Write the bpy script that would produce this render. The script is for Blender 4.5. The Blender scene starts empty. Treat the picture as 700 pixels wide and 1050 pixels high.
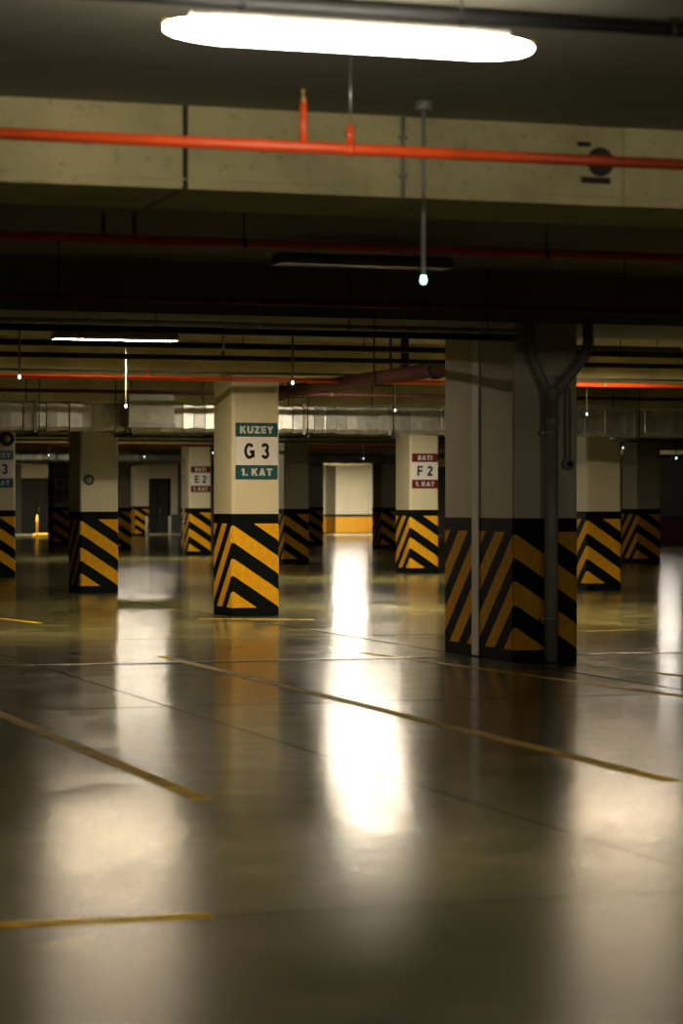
import bpy, bmesh, math, random
from mathutils import Vector, Matrix
random.seed(7)
S = bpy.context.scene
COL = S.collection

# ---------------------------------------------------------------- survey
# Building axes: x runs along the beams, y runs down the hall, z is up.
F, Y0, CX, EYE = 2571.0, 516.0, 350.0, 1.4
TH = math.radians(18.09)
c_, s_ = math.cos(TH), math.sin(TH)
CEIL, BEAM = 3.41, 2.99


def at(x, y, d):
    a = (x - CX) / F
    return Vector((d * (a * c_ + s_), d * (c_ - a * s_), EYE - (y - Y0) * d / F))


def onV(x, y, V):
    a = (x - CX) / F
    return at(x, y, V / (c_ - a * s_))


def onU(x, y, U):
    a = (x - CX) / F
    return at(x, y, U / (a * c_ + s_))


def flo(x, y):
    return at(x, y, EYE * F / (y - Y0))


# ---------------------------------------------------------------- materials
def nmat(name):
    m = bpy.data.materials.new(name)
    m.use_nodes = True
    nt = m.node_tree
    b = nt.nodes['Principled BSDF']
    return m, nt, b


def N(nt, t, **kw):
    n = nt.nodes.new(t)
    for k, v in kw.items():
        setattr(n, k, v)
    return n


def math_(nt, op, a, b=None, c=None):
    n = nt.nodes.new('ShaderNodeMath')
    n.operation = op
    for i, v in enumerate((a, b, c)):
        if v is None:
            continue
        if isinstance(v, (int, float)):
            n.inputs[i].default_value = v
        else:
            nt.links.new(v, n.inputs[i])
    return n.outputs[0]


def mixc(nt, fac, a, b, mode='MIX'):
    n = nt.nodes.new('ShaderNodeMix')
    n.data_type = 'RGBA'
    n.blend_type = mode
    for sock, v in ((n.inputs[0], fac), (n.inputs[6], a), (n.inputs[7], b)):
        if isinstance(v, (int, float)):
            sock.default_value = v
        elif isinstance(v, tuple):
            sock.default_value = (*v, 1)
        else:
            nt.links.new(v, sock)
    return n.outputs[2]


def noise(nt, scale, detail=4, vec=None, rough=0.55, dist=0.0):
    n = nt.nodes.new('ShaderNodeTexNoise')
    n.inputs['Scale'].default_value = scale
    n.inputs['Detail'].default_value = detail
    n.inputs['Roughness'].default_value = rough
    n.inputs['Distortion'].default_value = dist
    if vec is not None:
        nt.links.new(vec, n.inputs['Vector'])
    return n.outputs[0]


def ramp(nt, fac, p0, c0, p1, c1):
    n = nt.nodes.new('ShaderNodeValToRGB')
    e = n.color_ramp.elements
    e[0].position, e[0].color = p0, (*c0, 1)
    e[1].position, e[1].color = p1, (*c1, 1)
    nt.links.new(fac, n.inputs[0])
    return n.outputs[0]


def bump(nt, b, h, strength, dist=0.01):
    n = nt.nodes.new('ShaderNodeBump')
    n.inputs['Strength'].default_value = strength
    n.inputs['Distance'].default_value = dist
    nt.links.new(h, n.inputs['Height'])
    nt.links.new(n.outputs[0], b.inputs['Normal'])


def objvec(nt):
    return nt.nodes.new('ShaderNodeTexCoord').outputs['Object']


def simple(name, col, rough=0.5, metal=0.0, var=0.25, scale=6.0, bmp=0.0):
    """a plain colour with a little procedural wear"""
    m, nt, b = nmat(name)
    v = objvec(nt)
    n = noise(nt, scale, 5, v)
    dark = tuple(x * (1 - var) for x in col)
    lite = tuple(min(1, x * (1 + var)) for x in col)
    nt.links.new(ramp(nt, n, 0.3, dark, 0.7, lite), b.inputs['Base Color'])
    b.inputs['Roughness'].default_value = rough
    b.inputs['Metallic'].default_value = metal
    if bmp:
        bump(nt, b, noise(nt, scale * 6, 3, v), bmp)
    return m


def concrete(name, col, var=0.3, rough=0.85, stain=0.4, scale=1.0):
    m, nt, b = nmat(name)
    v = objvec(nt)
    n1 = noise(nt, 1.3 * scale, 6, v, 0.6)
    n2 = noise(nt, 14 * scale, 5, v, 0.65)
    base = ramp(nt, n1, 0.28, tuple(x * (1 - var) for x in col), 0.72, tuple(x * (1 + var) for x in col))
    pits = ramp(nt, n2, 0.27, (1 - stain,) * 3, 0.42, (1, 1, 1))
    nt.links.new(mixc(nt, 1.0, base, pits, 'MULTIPLY'), b.inputs['Base Color'])
    b.inputs['Roughness'].default_value = rough
    bump(nt, b, n2, 0.25, 0.006)
    return m


def emit(name, col, strength):
    m, nt, b = nmat(name)
    b.inputs['Base Color'].default_value = (0.8, 0.8, 0.8, 1)
    b.inputs['Emission Color'].default_value = (*col, 1)
    b.inputs['Emission Strength'].default_value = strength
    b.inputs['Roughness'].default_value = 0.4
    return m


YEL = (0.72, 0.36, 0.012)
BLK = (0.0035, 0.0055, 0.0055)


def chevron_mat():
    m, nt, b = nmat('hazard_paint')
    v = objvec(nt)
    sep = nt.nodes.new('ShaderNodeSeparateXYZ')
    nt.links.new(v, sep.inputs[0])
    x, y, z = sep.outputs
    wob = math_(nt, 'MULTIPLY', math_(nt, 'SUBTRACT', noise(nt, 5, 3, v), 0.5), 0.012)
    g = math_(nt, 'ADD', z, math_(nt, 'MULTIPLY', x, 0.667))
    g = math_(nt, 'ADD', g, math_(nt, 'MULTIPLY', y, 0.90))
    g = math_(nt, 'ADD', g, wob)
    fr = math_(nt, 'FRACT', math_(nt, 'DIVIDE', math_(nt, 'ADD', g, -0.519 + 4.1), 0.41))
    st = math_(nt, 'LESS_THAN', fr, 0.52)
    st = math_(nt, 'MULTIPLY', st, math_(nt, 'GREATER_THAN', z, 0.108))
    st = math_(nt, 'MULTIPLY', st, math_(nt, 'LESS_THAN', z, 1.147))
    yel = ramp(nt, noise(nt, 9, 6, v, 0.7), 0.3, tuple(q * 0.8 for q in YEL), 0.7, tuple(min(1, q * 1.1) for q in YEL))
    scuff = ramp(nt, noise(nt, 22, 6, v, 0.7), 0.28, (0.35, 0.33, 0.3), 0.36, (1, 1, 1))
    yel = mixc(nt, 1.0, yel, scuff, 'MULTIPLY')
    nt.links.new(mixc(nt, st, BLK, yel), b.inputs['Base Color'])
    b.inputs['Roughness'].default_value = 0.6
    b.inputs['Specular IOR Level'].default_value = 0.06
    bump(nt, b, noise(nt, 40, 3, v), 0.08, 0.004)
    return m


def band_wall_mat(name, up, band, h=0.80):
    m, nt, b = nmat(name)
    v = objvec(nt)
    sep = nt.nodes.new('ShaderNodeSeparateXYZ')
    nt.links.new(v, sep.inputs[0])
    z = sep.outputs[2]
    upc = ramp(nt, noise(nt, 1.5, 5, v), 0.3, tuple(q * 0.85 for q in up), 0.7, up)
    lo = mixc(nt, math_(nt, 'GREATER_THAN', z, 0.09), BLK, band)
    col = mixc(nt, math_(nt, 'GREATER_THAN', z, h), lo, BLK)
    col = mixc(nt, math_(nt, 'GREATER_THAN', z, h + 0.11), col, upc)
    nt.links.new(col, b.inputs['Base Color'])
    b.inputs['Roughness'].default_value = 0.6
    return m


def floor_mat():
    m, nt, b = nmat('polished_screed')
    v = objvec(nt)
    sep = nt.nodes.new('ShaderNodeSeparateXYZ')
    nt.links.new(v, sep.inputs[0])
    x, y, z = sep.outputs
    n1 = noise(nt, 0.35, 7, v, 0.62, 0.6)
    n2 = noise(nt, 2.2, 7, v, 0.65, 0.2)
    n3 = noise(nt, 26, 4, v, 0.6)
    col = ramp(nt, n1, 0.33, (0.054, 0.056, 0.022), 0.70, (0.225, 0.205, 0.082))
    col = mixc(nt, 1.0, col, ramp(nt, n2, 0.32, (0.45, 0.47, 0.45), 0.62, (1.15, 1.13, 1.1)), 'MULTIPLY')
    col = mixc(nt, 1.0, col, ramp(nt, n3, 0.30, (0.72, 0.72, 0.72), 0.48, (1, 1, 1)), 'MULTIPLY')
    # sawn joints
    wv = math_(nt, 'MULTIPLY', math_(nt, 'SUBTRACT', n2, 0.5), 0.004)
    msk = None
    pj = [(y, flo(200, 724).y, .014), (y, flo(520, 924).y, .007), (y, flo(350, 652).y, .02),
          (x, (flo(370, 785).x + flo(700, 893).x) / 2, .007), (x, flo(150, 619).x, .02)]
    for ax, pos, w in pj:
        dd = math_(nt, 'ABSOLUTE', math_(nt, 'ADD', math_(nt, 'SUBTRACT', ax, pos), wv))
        k = math_(nt, 'LESS_THAN', dd, w)
        msk = k if msk is None else math_(nt, 'MAXIMUM', msk, k)
    col = mixc(nt, math_(nt, 'MULTIPLY', msk, 0.8), col, (0.012, 0.010, 0.006))
    nt.links.new(col, b.inputs['Base Color'])
    r = math_(nt, 'ADD', 0.065, math_(nt, 'MULTIPLY', math_(nt, 'POWER', n2, 2.0), 0.20))
    r = math_(nt, 'ADD', r, math_(nt, 'MULTIPLY', n1, 0.06))
    worn = nt.nodes.new('ShaderNodeMapRange')
    worn.inputs['From Min'].default_value = 12.0
    worn.inputs['From Max'].default_value = 5.0
    nt.links.new(math_(nt, 'ADD', y, math_(nt, 'MULTIPLY', math_(nt, 'SUBTRACT', n1, 0.5), 2.5)), worn.inputs['Value'])
    r = math_(nt, 'ADD', r, math_(nt, 'MULTIPLY', worn.outputs[0], 0.24))
    r = math_(nt, 'MINIMUM', r, 0.255)
    r = math_(nt, 'ADD', r, math_(nt, 'MULTIPLY', msk, 0.4))
    nt.links.new(r, b.inputs['Roughness'])
    b.inputs['IOR'].default_value = 1.5
    nt.links.new(math_(nt, 'MULTIPLY', math_(nt, 'SUBTRACT', 1.0, msk), 0.5), b.inputs['Specular IOR Level'])
    nw = noise(nt, 1.1, 3, v, 0.5)
    nw3 = noise(nt, 16.0, 4, v, 0.6, 0.5)
    nw2 = noise(nt, 4.5, 4, v, 0.55)
    h = math_(nt, 'ADD', math_(nt, 'MULTIPLY', nw, 0.7), math_(nt, 'MULTIPLY', nw2, 0.32))
    h = math_(nt, 'ADD', h, math_(nt, 'MULTIPLY', nw3, 0.07))
    bump(nt, b, h, 0.5, 0.012)
    return m


def line_mat():
    """worn yellow road paint: chips down to the floor colour"""
    m, nt, b = nmat('worn_yellow_paint')
    v = objvec(nt)
    n = noise(nt, 5, 6, v, 0.7)
    n2 = noise(nt, 1.1, 3, v, 0.6)
    k = math_(nt, 'ADD', math_(nt, 'MULTIPLY', n, 0.7), math_(nt, 'MULTIPLY', n2, 0.5))
    nt.links.new(ramp(nt, k, 0.45, (0.10, 0.068, 0.008), 0.62, (0.62, 0.36, 0.008)), b.inputs['Base Color'])
    b.inputs['Roughness'].default_value = 0.6
    b.inputs['Specular IOR Level'].default_value = 0.06
    return m


def duct_mat():
    m, nt, b = nmat('galvanised_sheet')
    v = objvec(nt)
    n = noise(nt, 7, 4, v)
    nt.links.new(ramp(nt, n, 0.3, (0.42, 0.42, 0.38), 0.7, (0.62, 0.61, 0.56)), b.inputs['Base Color'])
    b.inputs['Metallic'].default_value = 0.75
    b.inputs['Roughness'].default_value = 0.42
    return m


M = dict(
    chev=chevron_mat(), floor=floor_mat(), line=line_mat(), duct=duct_mat(),
    shaft=concrete('cream_wall_paint', (0.56, 0.515, 0.345), 0.06, 0.6, 0.08),
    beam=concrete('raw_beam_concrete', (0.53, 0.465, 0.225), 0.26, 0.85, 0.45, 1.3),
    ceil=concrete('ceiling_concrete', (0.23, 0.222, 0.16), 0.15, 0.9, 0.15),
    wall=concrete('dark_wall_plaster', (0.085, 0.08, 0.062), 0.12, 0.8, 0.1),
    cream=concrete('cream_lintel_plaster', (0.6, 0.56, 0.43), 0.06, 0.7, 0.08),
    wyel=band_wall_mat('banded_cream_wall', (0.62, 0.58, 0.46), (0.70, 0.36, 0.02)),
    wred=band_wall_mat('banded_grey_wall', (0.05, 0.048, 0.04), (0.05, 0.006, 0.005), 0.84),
    red=simple('red_pipe_paint', (0.78, 0.085, 0.012), 0.38, 0, 0.12, 5),
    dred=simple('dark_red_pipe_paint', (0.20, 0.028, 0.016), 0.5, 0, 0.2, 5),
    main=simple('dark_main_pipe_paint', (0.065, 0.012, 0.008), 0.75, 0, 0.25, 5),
    black=simple('black_pipe_paint', (0.012, 0.012, 0.011), 0.6, 0, 0.3, 5),
    steel=simple('zinc_steel', (0.55, 0.53, 0.47), 0.35, 0.8, 0.2, 8),
    grey=simple('grey_plastic', (0.22, 0.215, 0.18), 0.5, 0, 0.1, 8),
    pvc=simple('grey_drain_plastic', (0.27, 0.26, 0.20), 0.42, 0, 0.25, 4),
    strip=simple('pale_joint_strip', (0.80, 0.78, 0.68), 0.5, 0, 0.1, 4),
    brass=simple('brass', (0.6, 0.38, 0.12), 0.35, 0.9, 0.1, 8),
    gap=simple('dark_gap', (0.03, 0.028, 0.02), 0.9, 0, 0.3, 8),
    house=simple('lamp_housing_grey', (0.16, 0.16, 0.145), 0.5, 0, 0.1, 8),
    hwhite=simple('lamp_reflector_white', (0.8, 0.8, 0.78), 0.4, 0, 0.03, 8),
    teal=simple('teal_sign_board', (0.012, 0.075, 0.085), 0.35, 0, 0.08, 4),
    maroon=simple('maroon_sign_board', (0.11, 0.010, 0.010), 0.35, 0, 0.08, 4),
    white=simple('white_sign_board', (0.66, 0.64, 0.60), 0.3, 0, 0.03, 4),
    letw=simple('white_lettering', (0.62, 0.61, 0.56), 0.4, 0, 0.03, 4),
    letk=simple('black_lettering', (0.008, 0.008, 0.008), 0.4, 0, 0.03, 4),
    byel=simple('barrier_yellow', (0.80, 0.45, 0.02), 0.4, 0, 0.05, 4),
    door=simple('dark_door_steel', (0.008, 0.008, 0.008), 0.7, 0, 0.15, 3),
    alu=simple('aluminium_joint_cover', (0.55, 0.54, 0.5), 0.22, 0.9, 0.15, 5),
    tube=emit('lamp_diffuser_glow', (1.0, 0.90, 0.76), 57.0),
    panel=emit('lamp_tube_glow', (1.0, 0.86, 0.64), 260.0),
    warm=emit('warm_tube_glow', (1.0, 0.80, 0.54), 205.0),
    off=simple('unlit_diffuser', (0.35, 0.35, 0.31), 0.35, 0, 0.05, 4),
    led=emit('sensor_led', (0.45, 1.0, 0.92), 6.0),
    ledw=emit('sensor_led_white', (0.85, 1.0, 0.95), 1.5),
)


# ---------------------------------------------------------------- mesh tools
class MB:
    def __init__(s):
        s.bm = bmesh.new()

    def box(s, a, b, mi=0, bev=0.0):
        x0, y0, z0 = a
        x1, y1, z1 = b
        vs = [s.bm.verts.new(p) for p in ((x0, y0, z0), (x1, y0, z0), (x1, y1, z0), (x0, y1, z0),
                                          (x0, y0, z1), (x1, y0, z1), (x1, y1, z1), (x0, y1, z1))]
        fs = [s.bm.faces.new([vs[i] for i in q]) for q in
              ((3, 2, 1, 0), (4, 5, 6, 7), (0, 1, 5, 4), (1, 2, 6, 5), (2, 3, 7, 6), (3, 0, 4, 7))]
        for f in fs:
            f.material_index = mi
        if bev:
            es = list({e for f in fs for e in f.edges})
            r = bmesh.ops.bevel(s.bm, geom=es, offset=bev, segments=2, affect='EDGES', profile=0.5)
            for f in r['faces']:
                f.material_index = mi
        return s

    def prism(s, poly, z0, z1, mi=0, bottom=True, top=True):
        lo = [s.bm.verts.new((x, y, z0)) for x, y in poly]
        hi = [s.bm.verts.new((x, y, z1)) for x, y in poly]
        n = len(poly)
        for i in range(n):
            f = s.bm.faces.new((lo[i], lo[(i + 1) % n], hi[(i + 1) % n], hi[i]))
            f.material_index = mi
        if bottom:
            s.bm.faces.new(lo[::-1]).material_index = mi
        if top:
            s.bm.faces.new(hi).material_index = mi
        return s

    def tube(s, pts, r, seg=16, mi=0, cap=True):
        pts = [Vector(p) for p in pts]
        rs = r if isinstance(r, (list, tuple)) else [r] * len(pts)
        rings = []
        up = None
        for i, p in enumerate(pts):
            t = (pts[min(i + 1, len(pts) - 1)] - pts[max(i - 1, 0)]).normalized()
            if up is None:
                up = Vector((0, 0, 1)) if abs(t.z) < 0.9 else Vector((0, 1, 0))
            e1 = t.cross(up).normalized()
            e2 = e1.cross(t).normalized()
            up = e2
            rings.append([s.bm.verts.new(p + rs[i] * (math.cos(a) * e1 + math.sin(a) * e2))
                          for a in (2 * math.pi * k / seg for k in range(seg))])
        for A, B in zip(rings, rings[1:]):
            for k in range(seg):
                f = s.bm.faces.new((A[k], A[(k + 1) % seg], B[(k + 1) % seg], B[k]))
                f.material_index = mi
                f.smooth = True
        if cap:
            s.bm.faces.new(rings[0][::-1]).material_index = mi
            s.bm.faces.new(rings[-1]).material_index = mi
        return s

    def lathe(s, prof, o=(0, 0, 0), axis='z', seg=20, mi=0):
        pts, rs = [], []
        for r, h in prof:
            v = {'z': (0, 0, h), 'y': (0, h, 0), 'x': (h, 0, 0)}[axis]
            pts.append(Vector(o) + Vector(v))
            rs.append(max(r, 0.0005))
        rings = []
        for p, r in zip(pts, rs):
            ring = []
            for k in range(seg):
                a = 2 * math.pi * k / seg
                u, w = r * math.cos(a), r * math.sin(a)
                ring.append(s.bm.verts.new(p + Vector({'z': (u, w, 0), 'y': (w, 0, u), 'x': (0, u, w)}[axis])))
            rings.append(ring)
        for A, B in zip(rings, rings[1:]):
            for k in range(seg):
                f = s.bm.faces.new((A[k], A[(k + 1) % seg], B[(k + 1) % seg], B[k]))
                f.material_index = mi
                f.smooth = True
        s.bm.faces.new(rings[0][::-1]).material_index = mi
        s.bm.faces.new(rings[-1]).material_index = mi
        return s

    def build(s, name, mats, parent=None, loc=(0, 0, 0)):
        bmesh.ops.recalc_face_normals(s.bm, faces=s.bm.faces[:])
        me = bpy.data.meshes.new(name)
        s.bm.to_mesh(me)
        s.bm.free()
        for m in (mats if isinstance(mats, (list, tuple)) else [mats]):
            me.materials.append(m)
        o = bpy.data.objects.new(name, me)
        COL.objects.link(o)
        o.location = loc
        if parent:
            o.parent = parent
        return o


def tag(o, label, cat, group=None, kind=None):
    o['label'] = label
    o['category'] = cat
    if group:
        o['group'] = group
    if kind:
        o['kind'] = kind
    return o


def thing(name, label, cat, loc=(0, 0, 0), group=None, kind='thing'):
    o = bpy.data.objects.new(name, None)
    COL.objects.link(o)
    o.location = loc
    return tag(o, label, cat, group, kind)


def struct(o):
    o['kind'] = 'structure'
    return o


def copy_tree(o, parent=None):
    q = o.copy()
    COL.objects.link(q)
    if parent:
        q.parent = parent
    for ch in list(o.children):
        copy_tree(ch, q)
    return q


def arc(cx, cy, rx, ry, a0, a1, n=14):
    return [(cx + rx * math.cos(math.radians(a0 + (a1 - a0) * k / n)), cy + ry * math.sin(math.radians(a0 + (a1 - a0) * k / n))) for k in range(n + 1)]


def glyph(ch, h):
    """heavy sans letters as thick strokes in a box of height 1: width, polylines (h = half stroke)"""
    if ch == 'K':
        w = .78
        return w, [[(h, 0), (h, 1)], [(h, .36), (w - h * 1.1, 1)], [(.40 * w, .60), (w - h * 1.0, 0)]]
    if ch == 'U':
        w = .76
        return w, [[(h, 1), (h, .36)] + arc(w / 2, .36, w / 2 - h, .36 - h, 180, 360) + [(w - h, 1)]]
    if ch == 'Z':
        w = .70
        return w, [[(0, 1 - h), (w, 1 - h)], [(0, h), (w, h)], [(w - h * 1.2, 1 - h), (h * 1.2, h)]]
    if ch == 'E':
        w = .64
        return w, [[(h, 0), (h, 1)], [(0, 1 - h), (w, 1 - h)], [(0, .5), (w * .94, .5)], [(0, h), (w, h)]]
    if ch == 'F':
        w = .62
        return w, [[(h, 0), (h, 1)], [(0, 1 - h), (w, 1 - h)], [(0, .5), (w * .9, .5)]]
    if ch == 'Y':
        w = .80
        return w, [[(h * 1.0, 1), (w / 2, .44)], [(w - h * 1.0, 1), (w / 2, .44)], [(w / 2, .5), (w / 2, 0)]]
    if ch == 'A':
        w = .82
        return w, [[(h * 1.0, 0), (w / 2, 1)], [(w - h * 1.0, 0), (w / 2, 1)], [(.2 * w, .26), (.8 * w, .26)]]
    if ch == 'T':
        w = .70
        return w, [[(0, 1 - h), (w, 1 - h)], [(w / 2, 0), (w / 2, 1)]]
    if ch == 'I':
        return 2 * h, [[(h, 0), (h, 1)]]
    if ch == '1':
        w = .42
        return w, [[(w - h, 0), (w - h, 1)], [(w - h, .92), (.04, .70)]]
    if ch == '.':
        return 2 * h, [[(h, 0), (h, 2 * h)]]
    if ch == 'B':
        w = .70
        return w, [[(h, 0), (h, 1)], [(h, 1 - h)] + arc(w - .30, .755, .27 - h * .7, .245 - h, 90, -90) + [(h, .51)],
                   [(h, .51)] + arc(w - .30, .27, .30 - h, .27 - h, 90, -90) + [(h, h)]]
    if ch == 'D':
        w = .74
        return w, [[(h, 0), (h, 1)], [(h, 1 - h)] + arc(w - .42, .5, .42 - h, .5 - h, 90, -90, 20) + [(h, h)]]
    if ch == 'G':
        w = .76
        return w, [arc(w / 2, .5, w / 2 - h, .5 - h, 40, 330, 28), [(w - h, .10), (w - h, .50)], [(w * .54, .45), (w, .45)]]
    if ch == '3':
        w = .60
        return w, [arc(w / 2 - .01, .52 + (.48 - h) / 2, w / 2 - h - .01, (.48 - h) / 2, 165, -95), arc(w / 2, h + (.52 - h) / 2, w / 2 - h, (.52 - h) / 2, 95, -165)]
    if ch == '2':
        w = .60
        return w, [arc(w / 2, .70, w / 2 - h, .30 - h, 172, -25) + [(h * 1.1, h)], [(0, h), (w, h)]]
    return .34, []


def text(mb, body, size, loc, bold=0.2, width=None):
    """raised lettering facing -y, centred on loc, painted onto the board mesh mb"""
    h = bold / 2
    x = 0.0
    total = []
    for ch in body:
        w, pl_ = glyph(ch, h)
        total.append((x, pl_))
        x += w + (.13 if ch != ' ' else 0)
    W = x - .13
    k = size if width is None else width / W
    for x0, pls in total:
        for pl_ in pls:
            P = [Vector(((x0 + px - W / 2) * k, (py - .5) * size)) for px, py in pl_]
            L_, R_ = [], []
            for q in range(len(P)):
                a = P[max(q - 1, 0)]
                b = P[min(q + 1, len(P) - 1)]
                t = (b - a).normalized()
                n = Vector((-t.y, t.x)) * h
                L_.append((P[q].x + n.x * k, P[q].y + n.y * size))
                R_.append((P[q].x - n.x * k, P[q].y - n.y * size))
            
            front = [[mb.bm.verts.new((loc[0] + u, loc[1] - .0018, loc[2] + v)) for u, v in e] for e in (L_, R_)]
            back = [[mb.bm.verts.new((loc[0] + u, loc[1], loc[2] + v)) for u, v in e] for e in (L_, R_)]
            for q in range(len(P) - 1):
                mb.bm.faces.new((front[0][q], front[0][q + 1], front[1][q + 1], front[1][q])).material_index = 1
                for e in (0, 1):
                    mb.bm.faces.new((front[e][q], front[e][q + 1], back[e][q + 1], back[e][q])).material_index = 1
    return mb


# ---------------------------------------------------------------- shell
U0, U1, V0, V1 = -12.0, 52.0, -7.0, 108.0
struct(MB().box((U0, V0, -0.25), (U1, V1 + 4, 0)).build('floor', M['floor']))
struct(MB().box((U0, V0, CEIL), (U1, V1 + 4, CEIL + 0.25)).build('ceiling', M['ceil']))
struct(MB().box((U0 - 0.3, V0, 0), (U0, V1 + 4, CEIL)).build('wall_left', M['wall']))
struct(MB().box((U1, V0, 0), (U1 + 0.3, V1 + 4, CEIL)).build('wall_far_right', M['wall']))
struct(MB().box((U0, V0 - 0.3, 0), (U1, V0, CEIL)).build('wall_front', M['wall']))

# column grid (front left corners)
CW, CD, PH = 0.616, 0.88, 1.268
beams = [12.3, 29.83, 38.4, 47.08, 55.75, 65.3, 74.2, 82.9, 91.5, 100.3]
bj = onV(190, 150, 12.3).x
for i, V in enumerate(beams):
    mb = MB()
    if i == 0:
        # nearest beam is cast in lengths: a raw joint and a blanked service pocket show on its face
        hx0, hx1 = onV(593, 150, V).x, onV(640, 150, V).x
        mb.box((U0, V, BEAM), (bj - 0.014, V + CD, CEIL), 0)
        mb.box((bj - 0.014, V + 0.018, BEAM + 0.012), (bj + 0.014, V + CD, CEIL), 1)
        mb.box((bj + 0.014, V, BEAM), (hx0, V + CD, CEIL), 0)
        mb.box((hx0, V + 0.012, BEAM), (hx1, V + CD, CEIL), 0)
        mb.box((hx1, V, BEAM), (U1, V + CD, CEIL), 0)
        hc = onV(616, 166, V)
        mb.lathe([(0.072, -0.006), (0.078, 0.004), (0.05, 0.012)], (hc.x, V + 0.004, hc.z), 'y', 20, 1)
        h2 = onV(611, 185, V)
        mb.box((h2.x - 0.08, V - 0.004, h2.z - 0.016), (h2.x + 0.08, V + 0.02, h2.z + 0.016), 1)
        h3 = onV(600, 148, V)
        mb.box((h3.x - 0.05, V - 0.002, h3.z - 0.012), (h3.x + 0.03, V + 0.02, h3.z + 0.012), 1)
        # lower arris fillet
        mb.box((U0, V - 0.008, BEAM + 0.045), (U1, V, BEAM + 0.052), 0)
    else:
        mb.box((U0, V, BEAM), (U1, V + CD, CEIL), 0)
    struct(mb.build('ceiling_beam', [M['beam'], M['gap']]))
struct(MB().box((U0, 20.45, BEAM), (U1, 22.21, CEIL)).build('ceiling_beam', M['ceil']))  # same concrete as the other beams, coloured darker to stand in for shade

# back wall with two door openings, built as segments
KB = 108.0


def ub(x):
    return onV(x, 500, KB).x


o1, o2, o3, o4 = ub(22), ub(53), ub(148), ub(175)
DH = 2.50
mb = MB()
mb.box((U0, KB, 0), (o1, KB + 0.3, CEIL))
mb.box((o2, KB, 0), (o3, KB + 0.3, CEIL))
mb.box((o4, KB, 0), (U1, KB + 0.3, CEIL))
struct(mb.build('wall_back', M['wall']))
struct(MB().box((o1, KB - 0.03, DH), (o2, KB + 0.3, CEIL), 0, 0).build('trim_1', M['cream']))
mb = MB()
mb.box((o3 - 0.45, KB - 0.06, DH), (o4, KB + 0.3, CEIL))
mb.box((o3 - 0.45, KB - 0.06, 0.9), (o3, KB - 0.001, DH))
mb.box((o4, KB - 0.06, 0.9), (o4 + 0.3, KB - 0.001, CEIL))
struct(mb.build('trim_2', M['cream']))
for n, (a, b) in enumerate(((o1, o2), (o3, o4)), 1):
    d = MB().box((a, KB + 0.12, 0), (b, KB + 0.18, DH)).build('door_%d' % n, M['door'])
    struct(d)
    MB().box((a + 0.03, KB + 0.07, 0.0), ((a + b) / 2 - 0.01, KB + 0.12, DH - 0.04), 0, 0.008).build('door_leaf', M['door'], d)
    MB().box(((a + b) / 2 + 0.01, KB + 0.07, 0.0), (b - 0.03, KB + 0.12, DH - 0.04), 0, 0.008).build('door_leaf', M['door'], d)
    MB().tube([((a + b) / 2 + 0.1, KB + 0.03, 0.95), ((a + b) / 2 + 0.1, KB + 0.03, 1.25)], 0.015).build('door_handle', M['steel'], d)
# pale kerb step at the foot of the back wall
struct(MB().box((ub(10), KB - 0.9, 0), (ub(200), KB, 0.07), 0, 0.01).build('trim_3', M['cream']))

# bright core wall with the yellow skirting band, seen between the pillars
CV = 105.2
a0, a1, a2, a3 = onV(322, 500, CV + 1.2).x, onV(344, 500, CV).x, onV(377, 500, CV).x, onV(400, 500, CV).x
mb = MB()
mb.box((a0, CV + 1.4, 0), (a1 + 0.02, CV + 1.7, CEIL))
mb.box((a1, CV, 0), (a2, CV + 1.7, CEIL))
mb.box((a2, CV - 0.14, 0), (a3, CV + 1.7, CEIL))
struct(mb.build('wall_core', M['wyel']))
struct(MB().box((a1 - 0.6, CV - 1.6, 0), (a3, CV - 0.14, 0.05), 0, 0.01).build('trim_4', M['cream']))

# dim partition at the far right, dark red skirting band
RV = 75.5
r0 = onV(668, 500, RV).x
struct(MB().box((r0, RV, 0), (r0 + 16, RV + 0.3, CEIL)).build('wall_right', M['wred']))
struct(MB().box((r0 - 0.45, RV - 0.45, 0), (r0, RV + 0.3, CEIL), 0, 0.02).build('trim_5', M['door']))


# ---------------------------------------------------------------- pillars
def section(w, d, ch=0.035):
    return [(ch, 0), (w - ch, 0), (w - ch * 0.3, ch * 0.3), (w, ch), (w, d - ch), (w - ch, d), (ch, d), (0, d - ch), (0, ch), (ch * 0.3, ch * 0.3)]


def make_pillar(label, x, y, w=CW, d=CD, group='striped pillars of the parking hall'):
    t = thing('pillar', label, 'pillar', (x + w / 2, y + d / 2, 0), group)
    MB().prism(section(w, d), 0, PH).build('painted_base', M['chev'], t, (-w / 2, -d / 2, 0))
    MB().prism(section(w - 0.004, d - 0.004), PH, BEAM - 0.003).build('shaft', M['shaft'], t, (-w / 2 + 0.002, -d / 2 + 0.002, 0))
    return t


NX, NY = 8.27, 20.45
near = make_pillar('deep double pillar with a pale joint strip and a grey drain pipe on it', NX, NY, CW, 1.76)
sv = onU(488, 500, NX).y
MB().box((-CW / 2 - 0.012, sv - 0.085 - NY - 0.88, 0.012), (-CW / 2 + 0.001, sv + 0.085 - NY - 0.88, BEAM - 0.003), 0, 0.004).build('joint_cover', M['strip'], near)

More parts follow.
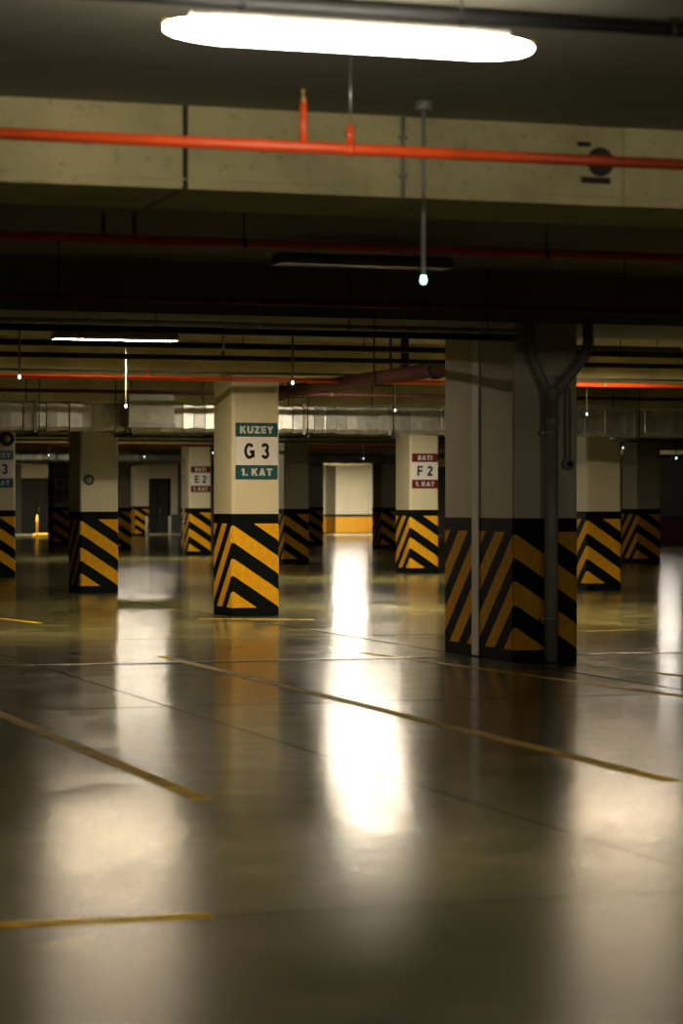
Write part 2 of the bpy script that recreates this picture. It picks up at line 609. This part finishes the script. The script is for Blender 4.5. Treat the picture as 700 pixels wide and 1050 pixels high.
first = make_pillar('cream pillar carrying the teal sign that reads G 3', 8.32, 29.83)
plist = [
    ('cream pillar carrying the maroon sign that reads F 2', 16.81, 47.08),
    ('cream pillar carrying the maroon sign that reads E 2, half behind the G 3 pillar', 17.05, 65.4),
    ('shadowed pillar with a round wall box above its striped base', 8.27, 38.45),
    ('dim pillar cut by the picture edge, its sign showing only a 3', 8.27, 47.08),
    ('pillar standing just behind the drain pipe side of the double pillar', 16.29, 37.16),
    ('dark shaded pillar peeping out beside the G 3 pillar', 16.81, 55.75),
    ('small far pillar with the maroon sign that reads D 2', 17.0, 83.3),
    ('dark far pillar close beside the pillar with the round wall box', 16.95, 74.3),
    ('nearly black pillar in deep shade in front of the red banded partition', 24.75, 53.55),
    ('dark far pillar between the yellow banded wall and the F 2 pillar', 25.3, 73.5),
    ('dark far pillar touching the yellow banded wall on its shaded side', 25.05, 80.5),
    ('distant pillar beside the white bollards at the double door', onV(138.5, 500, 104.8).x, 104.8),
]
PIL = {}
for lab, x, y in plist:
    t = copy_tree(first)
    t.location = (x + CW / 2, y + CD / 2, 0)
    t['label'] = lab
# slim grey pipe up the side of the E 2 pillar
ep = thing('service_pipe', 'slim grey pipe running up the side of the E 2 pillar', 'pipe', (17.05 - 0.035, 65.4 + 0.45, 0))
MB().tube([(0, 0, 0.0), (0, 0, 2.6)], 0.033, 12).build('pipe', M['grey'], ep)
for z in (0.9, 2.2):
    MB().box((-0.045, -0.045, z), (0.034, 0.045, z + 0.03), 0, 0.004).build('clamp', M['steel'], ep)


# ---------------------------------------------------------------- signs
def make_sign(label, x, y, top, mid, board, off=0.047, zb=1.70):
    W = 0.54
    t = thing('zone_sign', label, 'sign', (x + off + W / 2, y - 0.002, zb), 'zone signs on the pillars')
    for nm, z0, z1, m, tx, sz, lm, bo, wd in (
            ('bottom_label', 0.0, 0.170, board, '1. KAT', 0.092, M['letw'], 0.25, .40),
            ('number_panel', 0.171, 0.521, M['white'], mid, 0.20, M['letk'], 0.205, .325),
            ('top_label', 0.522, 0.694, board, top, 0.092, M['letw'], 0.25, .43 if top == 'KUZEY' else .30)):
        p = MB().box((-W / 2, -0.012, z0), (W / 2, 0.0, z1), 0, 0.002)
        text(p, tx, sz, (0, -0.0121, (z0 + z1) / 2), bo, wd).build(nm, [m, lm], t)
    return t


make_sign('teal and white sign reading KUZEY, G 3, 1. KAT', 8.32, 29.83, 'KUZEY', 'G 3', M['teal'])
make_sign('maroon and white sign reading BATI, F 2, 1. KAT', 16.81, 47.08, 'BATI', 'F 2', M['maroon'])
make_sign('maroon and white sign reading BATI, E 2, 1. KAT', 17.05, 65.4, 'BATI', 'E 2', M['maroon'])
make_sign('tiny maroon and white sign reading BATI, D 2, 1. KAT', 17.0, 83.3, 'BATI', 'D 2', M['maroon'])
make_sign('dim sign cut by the picture edge, only the figure 3 showing', 8.27, 47.08, 'KUZEY', 'F 3', M['teal'], 0.03)


# ---------------------------------------------------------------- pipes along the beams
def pipe_u(name, label, V, z, dia, m, hang=(), coup=(), u0=None, u1=None, cat='pipe', group=None, hm=None, gap=None):
    ua = onV(-70, 300, V).x if u0 is None else u0
    ub_ = onV(770, 300, V).x if u1 is None else u1
    t = thing(name, label, cat, ((ua + ub_) / 2, V, z), group)
    L = (ub_ - ua) / 2
    if gap:
        g0, g1 = gap[0] - (ua + ub_) / 2, gap[1] - (ua + ub_) / 2
        MB().tube([(-L, 0, 0), (g0, 0, 0)], dia / 2, 20).build('pipe', m, t)
        MB().tube([(g1, 0, 0), (L, 0, 0)], dia / 2, 20).build('pipe', m, t)
    else:
        MB().tube([(-L, 0, 0), (L, 0, 0)], dia / 2, 20).build('pipe', m, t)
    mid = (ua + ub_) / 2
    for u in coup:
        MB().lathe([(dia * .5, -.035), (dia * .64, -.03), (dia * .64, -.008), (dia * .56, 0), (dia * .64, .008), (dia * .64, .03), (dia * .5, .035)],
                   (u - mid, 0, 0), 'x', 20).build('coupling', m, t)
    for u in hang:
        h = MB()
        h.tube([(u - mid, 0, dia * .5), (u - mid, 0, CEIL - z)], 0.005, 8)
        h.lathe([(dia * .5, -.012), (dia * .57, -.012), (dia * .57, .012), (dia * .5, .012)], (u - mid, 0, 0), 'x', 20)
        h.box((u - mid - 0.02, -0.02, CEIL - z - 0.01), (u - mid + 0.02, 0.02, CEIL - z), 0)
        h.build('hanger', hm or M['steel'], t)
    return t


RV1 = 10.7
p1 = onV(350, 153, RV1)
t = pipe_u('sprinkler_pipe', 'bright red sprinkler pipe crossing in front of the nearest concrete beam', RV1, p1.z, 0.053, M['red'])
ctr = t.location.x
us = onV(311, 120, RV1).x - ctr
MB().tube([(us, 0, 0), (us, 0, 0.20)], 0.0165, 12).build('riser', M['red'], t)
MB().lathe([(.011, 0.20), (.013, .205), (.013, .222), (.008, .226), (.005, .245), (.010, .25), (.016, .254), (.016, .257)], (us, 0, 0), 'z', 14).build('sprinkler_head', M['brass'], t)
uh = onV(359, 120, RV1).x - ctr
MB().lathe([(.0267, -.016), (.032, -.016), (.032, .016), (.0267, .016)], (uh, 0, 0), 'x', 20).tube([(uh, 0, 0.025), (uh, 0, 0.105)], 0.017, 12).build('pipe_clip', M['red'], t)
MB().tube([(uh, 0, 0.10), (uh, 0, CEIL - p1.z)], 0.004, 8).build('hanger', M['steel'], t)

V = 15.0
p = onV(350, 253, V)
t = pipe_u('sprinkler_pipe', 'dim red sprinkler pipe under the dark ceiling, first behind the nearest beam', V, p.z, 0.055, M['red'], hang=[onV(x, 230, V).x for x in (250, 560)], hm=M['black'])
for x in (106, 138):
    u = onV(x, 230, V).x - t.location.x
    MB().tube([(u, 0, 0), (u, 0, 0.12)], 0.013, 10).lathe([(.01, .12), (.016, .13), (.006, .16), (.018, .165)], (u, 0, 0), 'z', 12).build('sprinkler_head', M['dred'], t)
p = onV(350, 312, 19.0)
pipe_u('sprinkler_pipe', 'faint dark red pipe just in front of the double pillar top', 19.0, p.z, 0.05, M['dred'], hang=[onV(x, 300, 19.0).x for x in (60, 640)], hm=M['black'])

Vp = 20.12
z1, z2 = onV(280, 334, Vp).z, onV(280, 341, Vp).z
ue = onV(527, 340, Vp).x
pipe_u('conduit', 'shiny galvanised conduit with a bright glint, above the black pipe', Vp - .05, z1, 0.036, M['steel'], hang=[onV(x, 330, Vp).x for x in (356, 382)], u1=ue, cat='conduit', hm=M['black'])
pipe_u('cable_duct', 'black pipe directly below the galvanised conduit, passing the double pillar', Vp, z2, 0.058, M['black'], u1=ue + 0.03, hm=M['black'], hang=[onV(x, 330, Vp).x for x in (160, 500)])
Vq = 24.2
hx = [onV(x, 350, Vq).x for x in (372,)]
pipe_u('service_pipe', 'upper of the two black pipes crossing in front of the pale beam', Vq, onV(280, 356, Vq).z, 0.062, M['black'],
       hang=[onV(x, 350, Vq).x for x in (249, 373, 636)], hm=M['black'])
pipe_u('service_pipe', 'lower of the two black pipes crossing in front of the pale beam', Vq - .075, onV(280, 368.7, Vq).z, 0.050, M['black'],
       hang=[onV(x, 350, Vq).x for x in (397,)], hm=M['black'])
Vr = 29.3
pz = onV(280, 389.5, Vr).z
t = pipe_u('sprinkler_pipe', 'red pipe along the foot of the pale beam, crossing the G 3 pillar', Vr, pz, 0.058, M['red'],
           coup=[onV(x, 390, Vr).x for x in (152, 316)], hang=[onV(152, 390, Vr).x, onV(620, 390, Vr).x], gap=(9.62 - .083, 9.62 + .083))
for x in (152,):
    u = onV(x, 380, Vr).x - t.location.x
    MB().tube([(u, 0, 0), (u, 0, .10)], .014, 10).lathe([(.01, .1), (.016, .11), (.006, .14), (.02, .145)], (u, 0, 0), 'z', 12).build('sprinkler_head', M['red'], t)
pipe_u('service_pipe', 'thin black pipe just above the red pipe at the beam foot', 28.9, onV(60, 379.5, 28.9).z, 0.028, M['black'])
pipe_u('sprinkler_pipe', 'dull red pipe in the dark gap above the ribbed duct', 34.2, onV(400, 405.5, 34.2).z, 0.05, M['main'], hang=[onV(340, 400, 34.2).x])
pipe_u('sprinkler_pipe', 'thin red pipe seen under the ribbed duct, crossing behind the F 2 pillar', 57.5, onV(400, 458.5, 57.5).z, 0.055, M['red'], hang=[onV(372, 450, 57.5).x, onV(165, 450, 57.5).x])
pipe_u('service_pipe', 'grey pipe hung under the far ceiling behind the ribbed duct', 53.0, onV(300, 449, 53.0).z, 0.07, M['pvc'], hang=[onV(300, 450, 53.0).x])
pipe_u('service_pipe', 'pale thin pipe under the far ceiling above the thin red pipe', 54.5, onV(300, 453, 54.5).z, 0.05, M['grey'], hang=[onV(140, 450, 54.5).x])
# dark conduit against the ceiling over the nearest lamp
t = pipe_u('conduit', 'dark conduit under the ceiling above the glowing lamp', 9.46, 3.362, 0.056, M['black'], hang=[onV(x, 20, 9.46).x for x in (250, 690)], cat='conduit', hm=M['black'])
# conduit drop on the face of the nearest beam
b0, b1 = onV(412, 127, 12.3), onV(412, 205, 12.3)
t = thing('conduit', 'short grey conduit clipped upright to the face of the nearest beam', 'conduit', (b0.x, 12.285, BEAM))
MB().tube([(0, 0, 0.0), (0, 0, CEIL - BEAM)], 0.012, 10).build('pipe', M['pvc'], t)
for z in (0.1, 0.3):
    MB().box((-0.022, -0.015, z), (0.022, 0.015, z + 0.018), 0, 0.003).build('clip', M['grey'], t)

# big dark red main running down the hall
MU, MZ = 9.62, 2.88
t = thing('sprinkler_main', 'thick dark red main pipe slanting away under the beams between the two front pillars', 'pipe', (MU, 28.5, MZ))
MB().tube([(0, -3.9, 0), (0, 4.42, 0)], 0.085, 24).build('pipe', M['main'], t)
for y in (-2.4, 3.6):
    MB().lathe([(.085, -.06), (.108, -.05), (.108, -.012), (.092, 0), (.108, .012), (.108, .05), (.085, .06)], (0, y, 0), 'y', 24).build('coupling', M['main'], t)
for y in (-0.6, 2.9):
    MB().box((-0.11, y - .02, -.105), (0.11, y + .02, -.09)).box((-.11, y - .02, -.1), (-.098, y + .02, CEIL - MZ)).box((.098, y - .02, -.1), (.11, y + .02, CEIL - MZ)).build('hanger', M['black'], t)
# a second thinner branch beside it
t = thing('sprinkler_main', 'slimmer dark pipe running beside the thick dark red main', 'pipe', (MU + 0.42, 28.0, 2.93))
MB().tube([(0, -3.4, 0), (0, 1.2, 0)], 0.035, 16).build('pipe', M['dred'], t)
MB().box((-.045, .28, -.045), (.045, .32, CEIL - 2.93)).build('hanger', M['black'], t)

# ---------------------------------------------------------------- drain pipe and fittings on the double pillar
dx = NX + 0.616 * 34.5 / 67
t = thing('drain_pipe', 'grey drain pipe with clamps standing against the dark face of the double pillar', 'pipe', (dx, NY - 0.087, 0))
MB().tube([(0, 0, 0.01), (0, 0, 2.36)], 0.061, 22).build('pipe', M['pvc'], t)
MB().lathe([(.061, 2.08), (.070, 2.085), (.070, 2.16), (.061, 2.165)], (0, 0, 0), 'z', 22).build('socket', M['pvc'], t)
MB().lathe([(.061, 2.30), (.072, 2.305), (.072, 2.40), (.05, 2.43)], (0, 0, 0), 'z', 22).build('branch_fitting', M['pvc'], t)
MB().tube([(0.01, 0, 2.34), (0.09, 0, 2.42), (0.26, 0, 2.62), (0.33, 0, 2.72), (0.35, 0, 2.82), (0.35, 0, BEAM)], 0.045, 18).build('branch', M['pvc'], t)
MB().tube([(-0.01, 0, 2.36), (-0.07, 0, 2.46), (-0.17, 0, 2.66), (-0.20, 0, 2.77), (-0.20, 0, BEAM)], 0.04, 18).build('branch', M['pvc'], t)
for z in (onV(560, 444, NY).z, onV(560, 634, NY).z):
    MB().lathe([(.061, -.011), (.068, -.011), (.068, .011), (.061, .011)], (0, 0, z), 'z', 22).box((-.09, .0, z - .011), (-.06, 0.086, z + .011)).box((.06, .0, z - .011), (.09, 0.086, z + .011)).build('clamp', M['steel'], t)

jx = NX + 0.616 * 54 / 67
jz = onV(581, 476, NY).z
t = thing('junction_box', 'small round grey junction box at the end of two conduits on the double pillar', 'junction box', (jx + 0.01, NY, jz))
MB().lathe([(.055, .003), (.055, -.035), (.048, -.05), (.02, -.052)], (0, 0, 0), 'y', 22).build('housing', M['grey'], t)
MB().lathe([(.026, -.05), (.026, -.062), (.012, -.066)], (0, 0, 0), 'y', 18).build('cap', M['black'], t)
for dx_ in (-0.022, 0.022):
    MB().tube([(dx_, -.016, 0.045), (dx_, -.016, 0.66), (dx_ - 0.10, -.016, 0.78)], 0.011, 10).build('conduit', M['pvc'], t)

# round wall box on the shadowed pillar, ring on the edge pillar
q = onV(91, 492, 38.45)
t = thing('wall_box', 'small round dark box on the shadowed pillar above its striped base', 'junction box', (q.x, 38.45, q.z))
MB().lathe([(.085, .003), (.085, -.03), (.06, -.035)], (0, 0, 0), 'y', 22).build('housing', M['grey'], t)
mb = MB()
for k in range(8):
    a = k * math.pi / 4
    mb.lathe([(.018, -.03), (.018, -.045)], (.066 * math.cos(a), 0, .066 * math.sin(a)), 'y', 10)
mb.build('knob_ring', M['black'], t)
q = onV(7, 450, 47.08)
t = thing('wall_speaker', 'round dark ring shaped speaker high on the pillar cut by the picture edge', 'speaker', (q.x, 47.08, q.z))
MB().lathe([(.14, .003), (.14, -.05), (.10, -.06), (.08, -.03), (.0, -.03)], (0, 0, 0), 'y', 24).build('housing', M['black'], t)
MB().lathe([(.07, -.03), (.05, -.045), (.0, -.05)], (0, 0, 0), 'y', 20).build('cone', M['grey'], t)


# ---------------------------------------------------------------- ribbed ducts
def make_duct(name, label, V, zb, zt, depth, ua, ub_, pitch=0.168, flange=8, hang=True):
    t = thing(name, label, 'air duct', (ua, V + depth / 2, zb))
    h = zt - zb
    L = ub_ - ua
    n = int(L / pitch)
    mb = MB()
    rings = []
    x = 0.0
    ch = 0.05

    def ring(x, ins):
        y0, y1, z0, z1 = -depth / 2 + ins, depth / 2 - ins, ins, h - ins
        pts = [(y0, z0 + ch), (y0, z1 - 0.015), (y0 + 0.015, z1), (y1 - 0.015, z1), (y1, z1 - 0.015), (y1, z0 + ch), (y1 - ch, z0), (y0 + ch, z0)]
        return [mb.bm.verts.new((x, y, z)) for y, z in pts]
    for i in range(n):
        a, b = i * pitch, (i + 1) * pitch
        ins = 0.0 if i % 2 else 0.010
        tilt = random.uniform(-0.016, 0.016)
        rings.append(ring(a + 0.006, ins + tilt * .5 + .005))
        rings.append(ring(b - 0.006, ins - tilt * .5 + .005))
    for A, B in zip(rings, rings[1:]):
        for k in range(8):
            mb.bm.faces.new((A[k], A[(k + 1) % 8], B[(k + 1) % 8], B[k]))
    mb.bm.faces.new(rings[0][::-1])
    mb.bm.faces.new(rings[-1])
    mb.build('duct_body', M['duct'], t)
    for i in range(0, n + 1, flange):
        u = i * pitch
        f = MB()
        e = 0.022
        f.box((u - .02, -depth / 2 - e, -e), (u + .02, -depth / 2 + .012, h + e))
        f.box((u - .02, depth / 2 - .012, -e), (u + .02, depth / 2 + e, h + e))
        f.box((u - .02, -depth / 2 + .0125, -e), (u + .02, depth / 2 - .0125, .004))
        f.box((u - .02, -depth / 2 + .0125, h - .004), (u + .02, depth / 2 - .0125, h + e))
        f.build('flange', M['pvc'], t)
        if hang:
            g = MB()
            g.box((u + .03, -depth / 2 - .06, -.06), (u + .07, depth / 2 + .06, -.0225))
            for sy in (-1, 1):
                g.tube([(u + .05, sy * (depth / 2 + .045), -.03), (u + .05, sy * (depth / 2 + .045), CEIL - zb)], .008, 8)
            g.build('hanger', M['black'], t)
    return t


DV = 35.55
zt, zb = onV(300, 415.5, DV).z, onV(300, 444, DV).z
ua, ub_ = onV(-60, 430, DV).x, onV(760, 430, DV).x
t = make_duct('air_duct', 'long ribbed galvanised air duct crossing above the F 2 pillar', DV, zb, zt, 0.9, ua, ub_)
q0, q1 = onV(131, 404, DV - 0.5), onV(178, 438, DV - 0.5)
bx = MB().box((q0.x - ua, -0.95 - 0.05, q1.z - zb), (q1.x - ua, -0.45, q0.z - zb), 0, 0.012)
bx = bx.build('damper_box', M['pvc'], t)
MB().box((q0.x - ua - .01, -1.03, q1.z - zb - .012), (q1.x - ua + .01, -0.98, q1.z - zb + .05), 0, 0.004).build('damper_lip', M['grey'], bx)
DV2 = 69.3
make_duct('air_duct', 'small far ribbed duct seen under the long air duct', DV2, onV(340, 475, DV2).z, onV(340, 466, DV2).z, 0.6, onV(-30, 470, DV2).x, onV(440, 470, DV2).x, 0.2, 12)


# ---------------------------------------------------------------- lamps
def make_glow_lamp(label, loc, L=1.45):
    t = thing('ceiling_lamp', label, 'lamp', loc, 'ceiling lamps')
    # opal diffuser: rounded section, tapering rounded ends
    prof = [(-L / 2, .010), (-L / 2 + .012, .020), (-L / 2 + .05, .034), (-L / 2 + .12, .045), (-L / 2 + .22, .052), (L / 2 - .22, .052), (L / 2 - .12, .045), (L / 2 - .05, .034), (L / 2 - .012, .020), (L / 2, .010)]
    mb = MB()
    rings = []
    for x, r in prof:
        ring = []
        for k in range(20):
            a = 2 * math.pi * k / 20
            yy, zz = r * 1.15 * math.cos(a), r * math.sin(a)
            ring.append(mb.bm.verts.new((x, yy, min(zz, r * .72))))
        rings.append(ring)
    for A, B in zip(rings, rings[1:]):
        for k in range(20):
            f = mb.bm.faces.new((A[k], A[(k + 1) % 20], B[(k + 1) % 20], B[k]))
            f.smooth = True
    mb.bm.faces.new(rings[0][::-1])
    mb.bm.faces.new(rings[-1])
    mb.build('diffuser', M['tube'], t)
    MB().box((-L / 2 + .10, -.030, .036), (L / 2 - .10, .030, .062), 0, .006).build('housing', M['house'], t)
    for sx in (-1, 1):
        MB().box((sx * (L / 2 - .004) - .014, -.012, -.012), (sx * (L / 2 - .004) + .014, .012, .03), 0, .004).build('end_clip', M['brass'], t)
        MB().tube([(sx * L * .3, 0, .06), (sx * L * .3, 0, CEIL - loc[2])], .005, 8).build('hanger', M['black'], t)
    return t


def glow_at(x, d, label):
    q = at(x, 400, d)
    return make_glow_lamp(label, (q.x, q.y, 3.22), 1.4)


def make_trough(name, L=1.4, glow=True, rec=.003, warm=False):
    t = thing(name, '', 'lamp', (0, 0, 0), 'ceiling lamps')
    w, wt, zs, h, e = .13, .075, .034, .085, .005
    mb = MB()

    def quad(*p):
        return mb.bm.faces.new([mb.bm.verts.new(q) for q in p])
    l = L / 2
    for q in (-1, 1):
        quad((-l, q * w, 0), (l, q * w, 0), (l, q * w, zs), (-l, q * w, zs))
        quad((-l, q * w, zs), (l, q * w, zs), (l, q * wt, h), (-l, q * wt, h))
        quad((-l, q * w, 0), (l, q * w, 0), (l, q * (w - e), 0), (-l, q * (w - e), 0))
        quad((-l + e, q * (w - e), 0), (l - e, q * (w - e), 0), (l - e, q * (w - e), rec), (-l + e, q * (w - e), rec)).material_index = 1
        quad((q * l, -w, 0), (q * l, w, 0), (q * l, w, zs), (q * l, -w, zs))
        quad((q * l, -w, zs), (q * l, w, zs), (q * l, wt, h), (q * l, -wt, h))
        quad((q * l, -w + e, 0), (q * l, w - e, 0), (q * (l - e), w - e, 0), (q * (l - e), -w + e, 0))
        quad((q * (l - e), -w + e, 0), (q * (l - e), w - e, 0), (q * (l - e), w - e, rec), (q * (l - e), -w + e, rec)).material_index = 1
    quad((-l, -wt, h), (l, -wt, h), (l, wt, h), (-l, wt, h))
    mb.build('housing', [M['house'], M['house'] if warm else M['hwhite']], t)
    MB().box((-l + e, -w + e, rec), (l - e, w - e, rec + .012)).build('diffuser', (M['warm'] if warm else M['panel']) if glow else M['off'], t)
    for q in (-1, 1):
        MB().tube([(q * l * .6, 0, h - .004), (q * l * .6, 0, CEIL - 3.22)], .006, 8).build('hanger', M['black'], t)
    return t


pl = at(361, 39, 9.37)
make_glow_lamp('large glowing tubular lamp close overhead, under the ceiling before the nearest beam', tuple(pl))

lit = make_trough('trough_lamp')
deep = make_trough('trough_lamp', rec=.0166, warm=True)
spots = [
    (118, 28.0, 'lit trough lamp before the pale beam, over the floor beside the G 3 pillar', deep),
    (641, 30.5, 'lit trough lamp half hidden by the drain pipe branch of the double pillar', deep),
    (371, 46.5, 'lit trough lamp above the aisle, hidden behind the long air duct', lit),
    (367, 34.2, 'lit trough lamp lighting the front of the long air duct', lit),
    (143, 63.0, 'lit trough lamp in front of the E 2 pillar', lit),
    (362, 107.0, 'lit trough lamp right in front of the yellow banded wall', lit),
    (38, 102.5, 'lit trough lamp over the yellow barrier', lit),
]
used = set()
for x, d, lab, src in spots:
    o = copy_tree(src) if src.name in used else src
    used.add(src.name)
    q = at(x, 400, d)
    o.location = (q.x, q.y, 3.22)
    o['label'] = lab
glow_at(676, 77.5, 'lit tubular lamp, a short white line under the duct near the red banded partition')
glow_at(358, 103.5, 'lit tubular lamp at the far end of the aisle, before the yellow banded wall')
glow_at(358, 93.5, 'lit tubular lamp one bay short of the far end of the aisle')
dead = make_trough('trough_lamp', 1.4, False)
q = at(372, 400, 19.3)
dead.location = (q.x, q.y, 3.22)
dead['label'] = 'unlit trough lamp in the dark bay behind the nearest beam'
for u in (-3.6, 9.4):  # unseen lamps added to brighten the near floor and double pillar front
    make_glow_lamp('glowing tubular lamp further along the row of the nearest lamp, added out of view', (u, pl.y, pl.z))


# ---------------------------------------------------------------- hanging bay sensors
def make_sensor(label, x, y, d, led, box=True):
    q = at(x, y, d)
    t = thing('bay_sensor', label, 'sensor light', (q.x, q.y, q.z), 'hanging bay sensors')
    MB().tube([(0, 0, .018), (0, 0, CEIL - q.z)], .011, 10).build('rod', M['grey'], t)
    MB().lathe([(.035, CEIL - q.z - .045), (.042, CEIL - q.z - .04), (.042, CEIL - q.z)], (0, 0, 0), 'z', 16).build('ceiling_box', M['grey'], t)
    MB().lathe([(.004, -.016), (.010, -.013), (.014, -.004), (.014, .006), (.012, .014), (.011, .024)], (0, 0, 0), 'z', 16).build('lens', led, t)
    return t


for x, y, d, led, lab in [
        (434, 288, 12.55, M['led'], 'nearest hanging sensor on a long pale rod, cyan light at its tip'),
        (20, 387, 22.9, M['ledw'], 'hanging sensor beside the picture edge, on a dark rod before the pale beam'),
        (300, 393, 23.6, M['ledw'], 'hanging sensor with white tip just beside the top of the G 3 pillar'),
        (129, 417, 28.7, M['ledw'], 'hanging sensor beside the damper box of the long air duct'),
        (405, 421, 33.0, M['ledw'], 'hanging sensor in front of the long duct over the F 2 pillar'),
        (601.5, 425, 33.5, M['ledw'], 'hanging sensor beside the drain pipe side of the double pillar'),
        (148, 468.5, 60.5, M['ledw'], 'far hanging sensor before the small duct between two striped pillars'),
        (50, 467, 61.5, M['ledw'], 'far hanging sensor above the yellow barrier'),
        (372.5, 470.5, 63.0, M['ledw'], 'far hanging sensor above the yellow banded wall'),
        (218.3, 464.5, 57.0, M['ledw'], 'far hanging sensor touching the edge of the G 3 pillar'),
        (638.5, 459.5, 51.0, M['ledw'], 'hanging sensor near the nearly black pillar'),
        (693, 470, 59.5, M['led'], 'hanging sensor glowing cyan before the red banded partition')]:
    make_sensor(lab, x, y, d, led)
# bare rod between the pipes next to the G 3 pillar
q = at(226, 365, 24.0)
t = thing('drop_rod', 'bare pale drop rod between the black pipes above the G 3 pillar', 'rod', (q.x, q.y - .1, q.z))
MB().tube([(0, 0, 0), (0, 0, CEIL - q.z + .004)], .013, 10).build('rod', M['steel'], t)
MB().lathe([(.03, CEIL - q.z - .02), (.04, CEIL - q.z - .015), (.04, CEIL - q.z)], (0, 0, 0), 'z', 12).build('ceiling_plate', M['grey'], t)
MB().lathe([(.018, 0), (.022, .01), (.022, .03), (.014, .035)], (0, 0, 0), 'z', 12).build('end_cap', M['grey'], t)


# ---------------------------------------------------------------- floor markings
def strip_line(label, a, b, w, name='floor_line', m='line', cat='floor line', snap=None):
    A, B = flo(*a), flo(*b)
    if snap == 'u':
        A.y = B.y = (A.y + B.y) / 2
    if snap == 'v':
        A.x = B.x = (A.x + B.x) / 2
    mid = (A + B) / 2
    d = (B - A)
    L = d.length
    o = MB().box((-L / 2, -w / 2, 0.0005), (L / 2, w / 2, 0.003)).build(name, M[m])
    o.location = (mid.x, mid.y, 0)
    o.rotation_euler = (0, 0, math.atan2(d.y, d.x))
    return tag(o, label, cat, 'painted floor lines' if m == 'line' else None, 'thing')


strip_line('long worn yellow line slanting across the aisle, passing in front of the double pillar', (166, 673), (690, 801.5), 0.10)
strip_line('worn yellow line ending alone in the warm light patch on the near floor', (-30, 720), (208, 820), 0.10)
strip_line('bright yellow line lying crosswise on the nearest floor', (-40, 951.5), (216, 939.5), 0.085)
strip_line('thin yellow line skirting the foot of the double pillar', (372, 669.5), (720, 717), 0.09)
strip_line('short yellow line behind the drain pipe corner of the double pillar', (560, 648.5), (650, 646), 0.10)
strip_line('yellow line just beyond the long slanting line, leaving the drain pipe corner', (600, 681), (720, 696), 0.09)
strip_line('short yellow line at the foot of the G 3 pillar', (203, 634.5), (322, 635.5), 0.12)
strip_line('faint yellow line end beside the pillar with the round wall box', (-20, 632), (40, 639), 0.10)
A = flo(100, 682.5)
o = MB().box((-7.0, -.045, .0005), (-.4, .045, .006), 0, .002).build('joint_cover', M['alu'])
o.location = (NX, sv, 0)
tag(o, 'thin shiny metal joint cover across the floor from the double pillar', 'joint cover', None, 'thing')
o = MB().box((0.02, -.045, .0005), (9.0, .045, .006), 0, .002).build('joint_cover', M['alu'])
o.location = (NX + CW, sv, 0)
tag(o, 'thin shiny metal joint cover on the floor beyond the drain pipe', 'joint cover', None, 'thing')

# ---------------------------------------------------------------- far end details
g = at(38, 548, 103.5)
t = thing('barrier', 'yellow tube barrier with an upright post before the dark far door', 'barrier', (g.x, g.y, 0))
MB().tube([(0, 0, 0.0), (0, 0, .86), (0, 0, .90)], [.055, .055, .03], 14).build('post', M['byel'], t)
MB().lathe([(.06, .62), (.075, .63), (.075, .67), (.06, .68)], (0, 0, 0), 'z', 14).build('collar', M['byel'], t)
MB().tube([(-.16, 0, 0.0), (-.15, 0, .06), (-.10, 0, .10), (0, 0, .11), (1.2, 0, .11)], .055, 14).build('rail', M['byel'], t)
for x, lab in ((150.5, 'white bollard at the side of the double door next to the distant pillar'), (174, 'white bollard at the side of the double door next to the E 2 pillar')):
    g = at(x, 548, 106.5)
    t = thing('bollard', lab, 'bollard', (g.x, g.y, 0), 'white bollards by the double door')
    MB().lathe([(.06, 0), (.06, .80), (.045, .85), (.01, .865)], (0, 0, 0), 'z', 14).build('post', M['strip'], t)
    MB().lathe([(.09, 0), (.09, .015), (.06, .02)], (0, 0, 0), 'z', 14).build('base', M['grey'], t)

# ---------------------------------------------------------------- world, camera, view
w = bpy.data.worlds.new('world')
S.world = w
w.use_nodes = True
w.node_tree.nodes['Background'].inputs[0].default_value = (0.02, 0.02, 0.018, 1)
w.node_tree.nodes['Background'].inputs[1].default_value = 0.1

cd = bpy.data.cameras.new('camera')
cam = bpy.data.objects.new('camera', cd)
COL.objects.link(cam)
cd.sensor_fit = 'HORIZONTAL'
cd.sensor_width = 24.0
cd.lens = F / 700 * 24.0
cd.clip_end = 300
cam.location = (0, 0, EYE)
cam.rotation_euler = (math.pi / 2 - math.atan(9 / F), 0, -TH)
cd.dof.use_dof = True
cd.dof.focus_distance = 29.0
cd.dof.aperture_fstop = 2.6
S.camera = cam

S.view_settings.view_transform = 'Standard'
S.view_settings.look = 'None'
S.view_settings.exposure = 0.35
S.view_settings.gamma = 1.0
S.view_settings.use_curve_mapping = False
